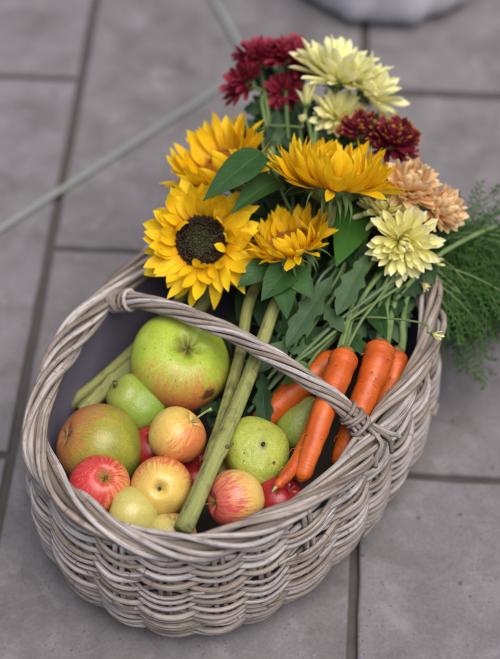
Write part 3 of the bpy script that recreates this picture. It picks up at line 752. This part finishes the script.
def sunflower(label, px, py, z, nrm, sc, petals, layers, disc=.030, cup=0.0, inward=(), mats=None, stem=None, rs=(.0075, .011), seed=0, bracts=22, spin=0, stalk_mat='stalk', nodes=()):
    rr = random.Random(seed); loc = at(px, py, z)
    t = thing('sunflower', label, 'sunflower', loc, 0, 'sunflowers in the bouquet')
    H = zframe(nrm, (0, 0, 0), spin)
    R = disc
    V, F, uv = revolve([(.001, -.022 * sc), (R * .35, -.0205 * sc), (R * .75, -.014 * sc), (R * 1.02, -.005 * sc), (R * 1.0, -.0005), (R * .5, .001), (.0005, .0012 * sc)])
    hd = part('flower_head', mesh('flower_head', V, F, M['bract'], uv), t, H)
    part('disc', disc_mesh(R, .003 * sc, mats or (M['floret'], M['floret_green']), seed), hd, None, stuff=True)
    for li, (cnt, r_, el0, el1, s_) in enumerate(layers):
        for k in range(cnt):
            a = 2 * pi * (k + .5 * (li % 2) + rr.uniform(-.28, .28)) / cnt; el = rr.uniform(el0, el1)
            m = Matrix.Rotation(a, 4, 'Z') @ Matrix.Translation((R * r_, 0, -.002 * sc + .0008 * li)) @ Matrix.Rotation(-el, 4, 'Y') @ Matrix.Rotation(rr.uniform(-.45, .45), 4, 'X') @ Matrix.Diagonal((sc * s_, sc * s_ * rr.uniform(.85, 1.2), sc * s_, 1))
            part('petal', rr.choice(petals), hd, m)
    for (ad, sz, el) in inward:
        m = Matrix.Rotation(math.radians(ad), 4, 'Z') @ Matrix.Translation((R * 1.04, 0, .003)) @ Matrix.Rotation(-el, 4, 'Y') @ Matrix.Rotation(rr.uniform(-.4, .4), 4, 'X') @ Matrix.Diagonal((sc * sz, sc * sz, sc * sz, 1))
        part('petal', rr.choice(SPF), hd, m)
    for k in range(bracts):
        a = 2 * pi * (k + rr.uniform(-.35, .35)) / bracts; lo = k % 2
        m = Matrix.Rotation(a, 4, 'Z') @ Matrix.Translation((R * (.98 - .2 * lo), 0, (-.005 - .005 * lo) * sc)) @ Matrix.Rotation(-rr.uniform(-.5, .35), 4, 'Y') @ Matrix.Diagonal((sc, sc, sc, 1))
        part('bract', rr.choice(BR), hd, m)
    if stem is not None:
        n0 = np.array(unit(nrm)); pp = [-n0 * .018 * sc, -n0 * .045 * sc] + [np.array(q) - loc for q in stem]
        c = spline(pp, 46)
        rad = np.interp(np.linspace(0, 1, 46), [0, .12, .3, 1], [rs[0] * 1.3, rs[0], rs[0], rs[1]])
        for nd in nodes: rad = rad * (1 + .28 * np.exp(-((np.linspace(0, 1, 46) - nd) / .014) ** 2))
        V, F, uv = tube(c, rad, 20, wob=.03, rib=.07); o = part('stem', mesh('stem', V, F, M[stalk_mat], uv), t)
        for nd in nodes:
            k = int(nd * 45); d = unit(c[min(k + 1, 45)] - c[k - 1]); sdv = unit(np.cross(d, [0, 0, 1]) * rr.choice((-1, 1)) + np.array([0, 0, .8]))
            V, F, uv = tube(spline([c[k] + sdv * rad[k] * .6, c[k] + sdv * (rad[k] + .004) + d * -.002, c[k] + sdv * (rad[k] + .008) + d * -.005], 5), [.0030, .0022, .0018, .0015, .0013], 6)
            part('leaf_scar', mesh('leaf_scar', V, F, M['stem_brown'], uv), t)
    return t

s1 = sunflower('open sunflower with a dark brown disc facing the viewer, beside the handle', 201, 241, .262, ax(-.10, .08, 1), 1.03, SP1,
    [(25, .96, -.3, .2, 1.06), (24, .97, .0, .5, 1.0), (20, .97, .4, 1.05, .80)], .0300, inward=((138, .75, 1.9), (152, .6, 1.6), (-20, .55, 1.8), (5, .5, 1.6), (-95, .55, 1.9), (-75, .45, 1.5)), seed=5,
    stem=[at(205, 300, .178), at(178, 325, .165), at(140, 358, .152), at(112, 383, .142), at(82, 412, .130)], rs=(.0072, .0098), nodes=(.83,))
s2 = sunflower('sunflower turned left, its orange heart shaded by tall petals', 222, 168, .285, ax(-.52, .60, .58), 1.08, SP2,
    [(30, .95, -.2, .5, 1.05), (28, .95, .25, .85, 1.0), (24, .92, .55, 1.05, .85)], .029, mats=(M['floret_gold'], M['floret_gold']), seed=6,
    stem=[at(222, 230, .215), at(186, 290, .168), at(146, 338, .140), at(100, 380, .122), at(60, 412, .112)], rs=(.0062, .0072))
s3 = sunflower('sunflower seen side on, its deep yellow petals fanned upward', 333, 184, .310, ax(.10, .93, .26), 1.07, SP2,
    [(34, .97, -.15, .5, 1.1), (32, .95, .2, .85, 1.1), (30, .92, .55, 1.1, 1.05), (24, .85, .85, 1.35, 1.0), (18, .6, 1.0, 1.5, .9)], .034, mats=(M['floret_gold'], M['floret_gold']), seed=9,
    stem=[at(322, 225, .27), at(275, 262, .23), at(250, 300, .212), at(240, 355, .196), at(222, 420, .19), at(208, 462, .188)], rs=(.0058, .0066), bracts=30)
s4 = sunflower('half hidden sunflower below the fanned one, looking away', 290, 245, .268, ax(-.28, .78, .46), .86, SP2,
    [(32, .95, .0, .5, .95), (28, .95, .35, .85, .95), (20, .9, .6, 1.1, .85), (12, .8, .9, 1.3, .7)], .029, mats=(M['floret_gold'], M['floret_gold']), seed=12,
    stem=[at(278, 300, .232), at(263, 340, .218), at(240, 400, .208), at(213, 462, .204), at(183, 531, .196)], rs=(.0064, .0100), bracts=28, nodes=(.80,))

# ------------------------------------------------------------------ chrysanthemums
CT = [0, .2, .5, .8, .93, 1.0]; CW = [.45, .6, .85, 1.0, .72, .12]
def mums(mat, L, W, seed, curls=(.3, 1.3), cup=.5): return petal_set(mat, L, W * .86, 12, curls, seed, CT, CW, .1, 2, 7, 0, .2, (0, .15), .05, cup)
CP = dict(yellow=mums(M['yellow'], .028, .0038, 100, (-.1, .9)), cream=mums(M['cream'], .031, .0050, 110, (-.2, .7)), peach=mums(M['peach'], .024, .0050, 120, (.2, 1.2)),
          red=mums(M['red'], .025, .0046, 130, (-.3, .5)), wine=mums(M['wine'], .019, .0036, 140, (.2, 1.0)))
SEP = petal_set(M['green'], .011, .003, 3, (-.2, .8), 160, [0, .4, 1], [1, .8, .05], .2, 1, 4, 0)

def mum(label, px, py, z, nrm, kind, sc, layers, stem=None, seed=0, sr=.0022, sepals=9, group='chrysanthemums in the bouquet', leaves=()):
    rr = random.Random(seed); loc = at(px, py, z); t = thing('chrysanthemum', label, 'chrysanthemum', loc, 0, group); H = zframe(nrm, (0, 0, 0), rr.uniform(0, 6))
    V, F, uv = revolve([(.0005, -.009 * sc), (.004 * sc, -.008 * sc), (.0075 * sc, -.003 * sc), (.007 * sc, .001), (.004 * sc, .004 * sc), (.0003, .005 * sc)], 14)
    hd = part('flower_head', mesh('flower_head', V, F, M['green'], uv), t, H)
    for li, (cnt, r_, el0, el1, s_) in enumerate(layers):
        for k in range(cnt):
            a = 2 * pi * (k + rr.uniform(-.35, .35)) / cnt + li * .7
            m = Matrix.Rotation(a, 4, 'Z') @ Matrix.Translation((r_ * sc, 0, .0012 * li * sc)) @ Matrix.Rotation(-rr.uniform(el0, el1), 4, 'Y') @ Matrix.Rotation(rr.uniform(-.5, .5), 4, 'X') @ Matrix.Scale(sc * s_ * rr.uniform(.88, 1.1), 4)
            part('petal', rr.choice(CP[kind]), hd, m)
    for k in range(sepals):
        m = Matrix.Rotation(2 * pi * k / sepals, 4, 'Z') @ Matrix.Translation((.005 * sc, 0, -.005 * sc)) @ Matrix.Rotation(-rr.uniform(.0, .5), 4, 'Y') @ Matrix.Scale(sc, 4)
        part('sepal', rr.choice(SEP), hd, m)
    if stem is not None:
        n0 = np.array(unit(nrm)); c = spline([-n0 * .006 * sc, -n0 * .02 * sc] + [np.array(q) - loc for q in stem], 26)
        V, F, uv = tube(c, np.linspace(sr, sr * 1.15, 26), 6); part('stem', mesh('stem', V, F, M['green'], uv), t)
    return t
FULL = [(26, .0060, -.25, .10, 1.0), (26, .0058, .10, .40, 1.0), (24, .0052, .40, .70, .95), (13, .0045, .65, .95, .85), (10, .0035, .9, 1.2, .7), (10, .002, 1.1, 1.45, .55)]
HALF = [(18, .0060, -.15, .2, 1.0), (17, .0055, .2, .5, 1.0), (15, .0045, .5, .8, .9), (9, .003, .8, 1.2, .75)]
POM = [(20, .006, -.6, -.1, .95), (22, .006, -.2, .3, 1.0), (20, .0055, .2, .6, 1.0), (18, .005, .5, .85, .95), (12, .004, .85, 1.15, .9), (8, .002, 1.15, 1.45, .8)]
mum('lemon yellow chrysanthemum facing the viewer above the right rim', 402, 242, .262, ax(.12, -.25, 1), 'yellow', 1.36, FULL, [at(385, 285, .235), at(345, 320, .21), at(300, 365, .19), at(262, 408, .17)], 1)
mum('paler yellow chrysanthemum tucked behind the lemon yellow one', 387, 211, .268, ax(-.05, .55, .75), 'yellow', 1.12, FULL[:5], [at(372, 262, .24), at(330, 320, .2), at(285, 375, .18)], 2)
mum('peach chrysanthemum right of the fanned sunflower', 408, 190, .285, ax(.25, .62, .72), 'peach', 1.32, POM, [at(396, 240, .24), at(352, 310, .2), at(290, 372, .178)], 3)
mum('outermost peach chrysanthemum leaning over the carrot tops', 437, 211, .268, ax(.70, .30, .60), 'peach', 1.15, POM, [at(405, 255, .24), at(360, 312, .205), at(312, 362, .182)], 4)
mum('wine red chrysanthemum with gold tipped petals above the peach ones', 392, 145, .300, ax(.22, .62, .72), 'wine', 1.42, POM, [at(380, 190, .26), at(360, 250, .23), at(320, 320, .2)], 5)
mum('smaller wine red chrysanthemum behind the fanned sunflower', 361, 133, .300, ax(-.2, .7, .6), 'wine', 1.3, HALF, [at(362, 180, .262), at(352, 250, .23), at(310, 330, .2)], 6)
mum('large cream chrysanthemum standing highest in the bouquet', 338, 80, .318, ax(.25, .80, .38), 'cream', 1.58, FULL[:4], [at(318, 120, .29), at(312, 170, .26), at(312, 240, .23), at(300, 320, .2)], 7, .0032)
mum('cream chrysanthemum drooping outward to the right', 366, 94, .306, ax(.72, .48, .30), 'cream', 1.38, HALF, [at(340, 118, .285), at(330, 175, .26), at(325, 250, .22)], 8, .003)
mum('small half open cream chrysanthemum beside the crimson ones', 306, 104, .312, ax(.05, .98, .1), 'cream', .72, [(11, .005, .9, 1.15, 1.0), (9, .004, 1.1, 1.35, 1.0)], [at(310, 130, .29), at(315, 180, .26), at(312, 250, .22)], 9)
mum('crimson chrysanthemum at the top left of the bouquet', 260, 60, .312, ax(-.12, .80, .35), 'red', 1.2, HALF, [at(266, 100, .29), at(275, 160, .262), at(290, 230, .23), at(290, 310, .2)], 10)
mum('lowest crimson chrysanthemum hanging left', 247, 84, .302, ax(-.80, .35, .35), 'red', 1.22, HALF, [at(262, 105, .288), at(275, 165, .26), at(288, 240, .225)], 11)
mum('crimson chrysanthemum touching the cream one', 288, 61, .312, ax(.10, .75, .5), 'red', 1.2, HALF, [at(286, 100, .29), at(290, 165, .26), at(296, 240, .225)], 12)
mum('small crimson chrysanthemum peeping below the others', 284, 92, .290, ax(-.1, .30, .9), 'red', .85, HALF, [at(288, 130, .275), at(292, 190, .25), at(296, 250, .22)], 13)
mum('shaded cream chrysanthemum low behind the fanned sunflower', 338, 116, .288, ax(.15, .25, .9), 'cream', 1.0, HALF, [at(330, 150, .27), at(322, 200, .245), at(318, 260, .22)], 18)
mum('crimson chrysanthemum furthest right of its cluster, behind the cream flowers', 308, 68, .300, ax(.2, .55, .7), 'red', 1.0, HALF, [at(300, 110, .28), at(302, 170, .255), at(304, 250, .22)], 19)
BUD = [(9, .0045, .75, 1.1, 1.0), (7, .0035, 1.05, 1.35, .9)]
mum('small yellow bud at the edge of the carrot tops', 434, 262, .232, ax(.45, .25, .8), 'yellow', .50, BUD, [at(405, 272, .232), at(350, 312, .21), at(300, 352, .19), at(255, 404, .17)], 14, .0018, group='chrysanthemum buds')
mum('tiny pale green bud on a thin stem across the right rim', 433, 334, .236, ax(.85, -.35, .35), 'cream', .34, BUD, [at(425, 324, .238), at(395, 319, .236), at(360, 318, .226), at(330, 330, .2)], 15, .0011, group='chrysanthemum buds')
mum('tiny yellow bud under the lemon chrysanthemum', 423, 284, .226, ax(.6, -.5, .5), 'yellow', .32, BUD, [at(415, 272, .232), at(385, 283, .228), at(340, 322, .205)], 16, .0014, group='chrysanthemum buds')
mum('tiny closed bud between the crimson flowers and the fanned sunflower', 302, 122, .300, ax(.1, .9, .3), 'cream', .30, BUD, [at(280, 126, .29), at(262, 132, .28), at(272, 190, .255)], 17, .0013, group='chrysanthemum buds')

# ------------------------------------------------------------------ leaves
LEAF_T = [0, .04, .12, .25, .4, .6, .8, .93, 1]; LEAF_W = [.05, .5, .85, 1, .95, .72, .38, .13, .0]
MUM_T = [0, .14, .2, .30, .36, .44, .54, .60, .66, .76, .82, .88, .95, 1]; MUM_W = [.10, .12, .32, .62, .36, .58, .96, .62, .66, .88, .52, .50, .26, .02]
def leafy(label, stem, leaves, sr=.0022, smat='green', name='leafy_stem', group='leafy stems in the bouquet', cat='leafy stem', seed=0):
    """stem: world points; leaves: (base, tip, facing, width, material, kind)"""
    loc = np.array(stem[0]); t = thing(name, label, cat, loc, 0, group)
    V, F, uv = tube(spline(stem, 24) - loc, np.linspace(sr, sr * .7, 24), 7); part('stem', mesh('stem', V, F, M[smat], uv), t)
    for k, (b, e, fc, wd, mt, kd) in enumerate(leaves):
        d = np.array(e) - np.array(b); L = np.linalg.norm(d)
        T, W_ = (LEAF_T, LEAF_W) if kd == 'b' else (MUM_T, MUM_W)
        cu = U(-.7, -.15)
        V, F, uv = blade(L * 1.04, wd, T, W_, 22, 4, U(.10, .30), -cu / 2, cu, U(-.14, .14), U(-.08, .08), 0, seed * 20 + k)
        part('leaf', mesh('leaf', V, F, M[mt], uv), t, frame(d, fc, np.array(b) - loc))
    return t
F0 = ax(0, .1, 1)
leafy('broad dark leaf lying over the left turned sunflower', path((285, 190, .27), (272, 172, .292), (261, 153, .328)),
      [(at(262, 152, .330), at(203, 198, .338), ax(-.35, -.15, .9), .019, 'leaf', 'b')], seed=1)
leafy('broad dark leaf just above the open sunflower', path((300, 225, .25), (288, 205, .275), (277, 181, .296)),
      [(at(277, 180, .298), at(234, 214, .304), ax(-.1, .5, .9), .017, 'leaf', 'b')], seed=2)
leafy('bright green heart shaped leaf between the sunflowers and lemon chrysanthemum', path((330, 265, .23), (350, 232, .25), (361, 210, .258)),
      [(at(357, 206, .262), at(334, 263, .262), ax(.1, -.05, 1), .0235, 'heart', 'b')], seed=3)
leafy('grey green lobed leaf hanging left of the lemon chrysanthemum', path((300, 345, .2), (345, 280, .235), (368, 252, .245)),
      [(at(371, 250, .252), at(337, 312, .245), ax(-.2, .1, 1), .0165, 'mum_leaf', 'm')], seed=4)
leafy('grey green lobed leaves lying along the handle over the carrots', path((255, 400, .172), (290, 345, .21), (330, 290, .232), (345, 262, .24)),
      [(at(338, 268, .242), at(290, 345, .222), ax(-.25, .2, 1), .017, 'mum_leaf', 'm'),
       (at(318, 300, .228), at(342, 332, .232), ax(.2, .1, 1), .011, 'mum_leaf', 'm'),
       (at(300, 330, .214), at(262, 372, .20), ax(-.2, .2, 1), .013, 'mum_leaf', 'm'),
       (at(285, 350, .208), at(318, 352, .214), ax(0, .3, 1), .010, 'mum_leaf', 'm')], seed=5)
leafy('dark drooping leaf between the thick stalk and the carrots', path((300, 340, .196), (280, 365, .196), (262, 385, .19)),
      [(at(262, 366, .198), at(268, 428, .186), ax(-.35, .0, .9), .0145, 'dark_leaf', 'm'),
       (at(272, 350, .2), at(240, 402, .182), ax(-.5, .2, .8), .013, 'dark_leaf', 'm')], seed=6)
leafy('small fresh green leaf pressed against the crosswise carrot', path((340, 330, .215), (318, 352, .214), (308, 366, .214)),
      [(at(308, 364, .216), at(283, 385, .212), ax(-.1, .2, 1), .010, 'heart', 'b')], seed=7)
leafy('pair of dark leaves under the half hidden sunflower', path((300, 320, .2), (292, 290, .245), (287, 268, .262)),
      [(at(288, 268, .262), at(262, 300, .256), ax(-.1, .1, 1), .017, 'leaf', 'b'), (at(290, 270, .258), at(314, 300, .250), ax(.2, .0, 1), .015, 'leaf', 'b'),
       (at(282, 278, .256), at(286, 318, .245), ax(.1, .2, 1), .014, 'leaf', 'b'), (at(270, 262, .26), at(238, 288, .25), ax(-.1, .2, 1), .014, 'leaf', 'b')], seed=8)
leafy('dark leaves standing between the crimson and gold flowers', path((290, 230, .23), (272, 165, .26), (262, 130, .275)),
      [(at(262, 142, .272), at(248, 118, .290), ax(-.3, .3, .8), .009, 'dark_leaf', 'b'), (at(270, 150, .268), at(279, 108, .29), ax(.3, .2, .8), .009, 'dark_leaf', 'b'),
       (at(275, 165, .262), at(298, 140, .27), ax(.1, .2, .9), .009, 'dark_leaf', 'b'), (at(274, 150, .262), at(234, 122, .27), ax(.1, .2, .9), .009, 'dark_leaf', 'b')], seed=9)
leafy('dark leaves below the cream chrysanthemums', path((310, 240, .235), (318, 170, .26), (316, 120, .285)),
      [(at(316, 130, .282), at(328, 88, .300), ax(.3, .1, .8), .008, 'dark_leaf', 'b'), (at(314, 128, .284), at(296, 104, .295), ax(-.2, .2, .8), .009, 'dark_leaf', 'm'),
       (at(318, 140, .276), at(342, 118, .285), ax(0, .2, 1), .010, 'dark_leaf', 'b')], seed=10)
leafy('dark leaf cluster filling the gap left of the peach flowers', path((350, 290, .22), (372, 220, .245), (388, 175, .262)),
      [(at(384, 190, .26), at(366, 168, .27), ax(0, .2, 1), .010, 'dark_leaf', 'b'), (at(380, 200, .258), at(414, 214, .262), ax(.2, 0, 1), .011, 'dark_leaf', 'm'),
       (at(390, 200, .25), at(428, 235, .245), ax(.3, 0, 1), .012, 'dark_leaf', 'm'), (at(372, 225, .245), at(352, 196, .262), ax(0, .2, 1), .010, 'dark_leaf', 'm')], seed=11)
# deep foliage in the body of the bouquet
rr = random.Random(5)
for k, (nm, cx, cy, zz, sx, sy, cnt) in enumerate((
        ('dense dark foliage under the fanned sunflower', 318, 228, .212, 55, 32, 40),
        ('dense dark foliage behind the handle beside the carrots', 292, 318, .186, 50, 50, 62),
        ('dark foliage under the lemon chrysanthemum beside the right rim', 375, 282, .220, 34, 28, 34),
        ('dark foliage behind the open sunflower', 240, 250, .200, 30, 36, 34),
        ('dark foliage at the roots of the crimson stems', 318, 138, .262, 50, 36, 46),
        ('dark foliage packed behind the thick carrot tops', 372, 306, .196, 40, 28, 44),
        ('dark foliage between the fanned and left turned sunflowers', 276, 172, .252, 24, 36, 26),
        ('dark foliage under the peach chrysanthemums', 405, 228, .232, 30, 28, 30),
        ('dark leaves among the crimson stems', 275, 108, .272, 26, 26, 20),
        ('dark leaves added low to darken the gap between the thick stalk and the knobbly pear', 240, 400, .140, 30, 56, 26))):  # last group: leaves added low to darken the gap beside the fruit
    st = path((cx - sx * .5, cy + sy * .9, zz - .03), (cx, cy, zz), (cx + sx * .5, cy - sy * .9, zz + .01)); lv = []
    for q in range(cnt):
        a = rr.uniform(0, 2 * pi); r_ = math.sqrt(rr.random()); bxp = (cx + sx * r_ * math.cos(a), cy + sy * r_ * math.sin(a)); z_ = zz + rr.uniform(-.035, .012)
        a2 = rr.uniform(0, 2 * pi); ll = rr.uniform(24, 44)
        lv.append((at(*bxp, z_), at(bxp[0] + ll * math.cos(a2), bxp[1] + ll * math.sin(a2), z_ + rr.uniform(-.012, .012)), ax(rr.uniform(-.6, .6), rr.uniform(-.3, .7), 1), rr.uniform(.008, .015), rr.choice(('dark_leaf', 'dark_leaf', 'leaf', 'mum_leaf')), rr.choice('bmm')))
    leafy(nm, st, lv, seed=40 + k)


# bare stems in the fan of greenery
for k, (lab, pts, r_, mt) in enumerate((
        ('pale bare stem running from the handle to the lemon chrysanthemum', ((248, 412, .176), (285, 372, .202), (330, 328, .226), (372, 296, .238), (412, 268, .236)), .0021, 'grey_green'),
        ('thin bare stem crossing just above the fat carrot', ((278, 372, .21), (310, 352, .22), (352, 318, .232), (398, 288, .238)), .0018, 'green'),
        ('thin bare stem rising beside the half hidden sunflower', ((288, 362, .20), (306, 318, .222), (318, 282, .235), (336, 262, .24)), .0016, 'grey_green'),
        ('bare stem bending out over the carrot tops', ((395, 300, .222), (430, 262, .24), (465, 240, .236), (496, 226, .22)), .0030, 'green'),
        ('thin bare stem leaning on the thick carrot', ((345, 352, .225), (362, 320, .236), (385, 290, .238), (410, 250, .24)), .0017, 'green'))):
    loc = at(*pts[0]); t = thing('bare_stem', lab, 'stem', loc, 0, 'bare stems in the bouquet')
    V, F, uv = tube(spline(path(*pts), 26) - loc, r_, 7); part('stalk', mesh('stalk', V, F, M[mt], uv), t)

# ------------------------------------------------------------------ things behind
loc = at(252, 69, 0); t = thing('metal_frame', 'thin pale metal rod bent to a point, lying on the paving behind the bouquet', 'metal frame', loc)
e1 = at(-14, 241, 0); e2 = at(205, -14, 0)
for q in (unit(e1 - loc) * (np.linalg.norm(e1 - loc) + .3), unit(e2 - loc) * (np.linalg.norm(e2 - loc) + .3)):
    V, F, uv = tube([np.array([0, 0, .0050]), q * .5 + np.array([0, 0, .0050]), q + np.array([0, 0, .0050])], .0046, 10); part('rod', mesh('rod', V, F, M['metal'], uv), t)

loc = at(388, 24, 0) + np.array([0, .112, 0])
t = thing('fabric_sack', 'bottom of a pale lilac grey fabric sack on the paving at the top edge', 'sack', loc)
V = []; F = []; uv = []; N = 64
for i, (r_, z) in enumerate([(.10, .001), (.142, .004), (.163, .018), (.168, .045), (.172, .09), (.168, .16), (.16, .24), (.15, .30), (.10, .335), (.02, .345)]):
    for j in range(N):
        a = 2 * pi * j / N; k = 1 + .030 * math.sin(9 * a + i * .5) + .022 * math.sin(17 * a - i) + .05 * math.cos(2 * a)
        V.append((r_ * k * .84 * math.cos(a), r_ * k * .84 * math.sin(a), z)); uv.append((j / N, z))
for i in range(9):
    for j in range(N): F.append((i * N + j, i * N + (j + 1) % N, (i + 1) * N + (j + 1) % N, (i + 1) * N + j))
body = part('body', mesh('body', V, F, M['sack'], uv), t)
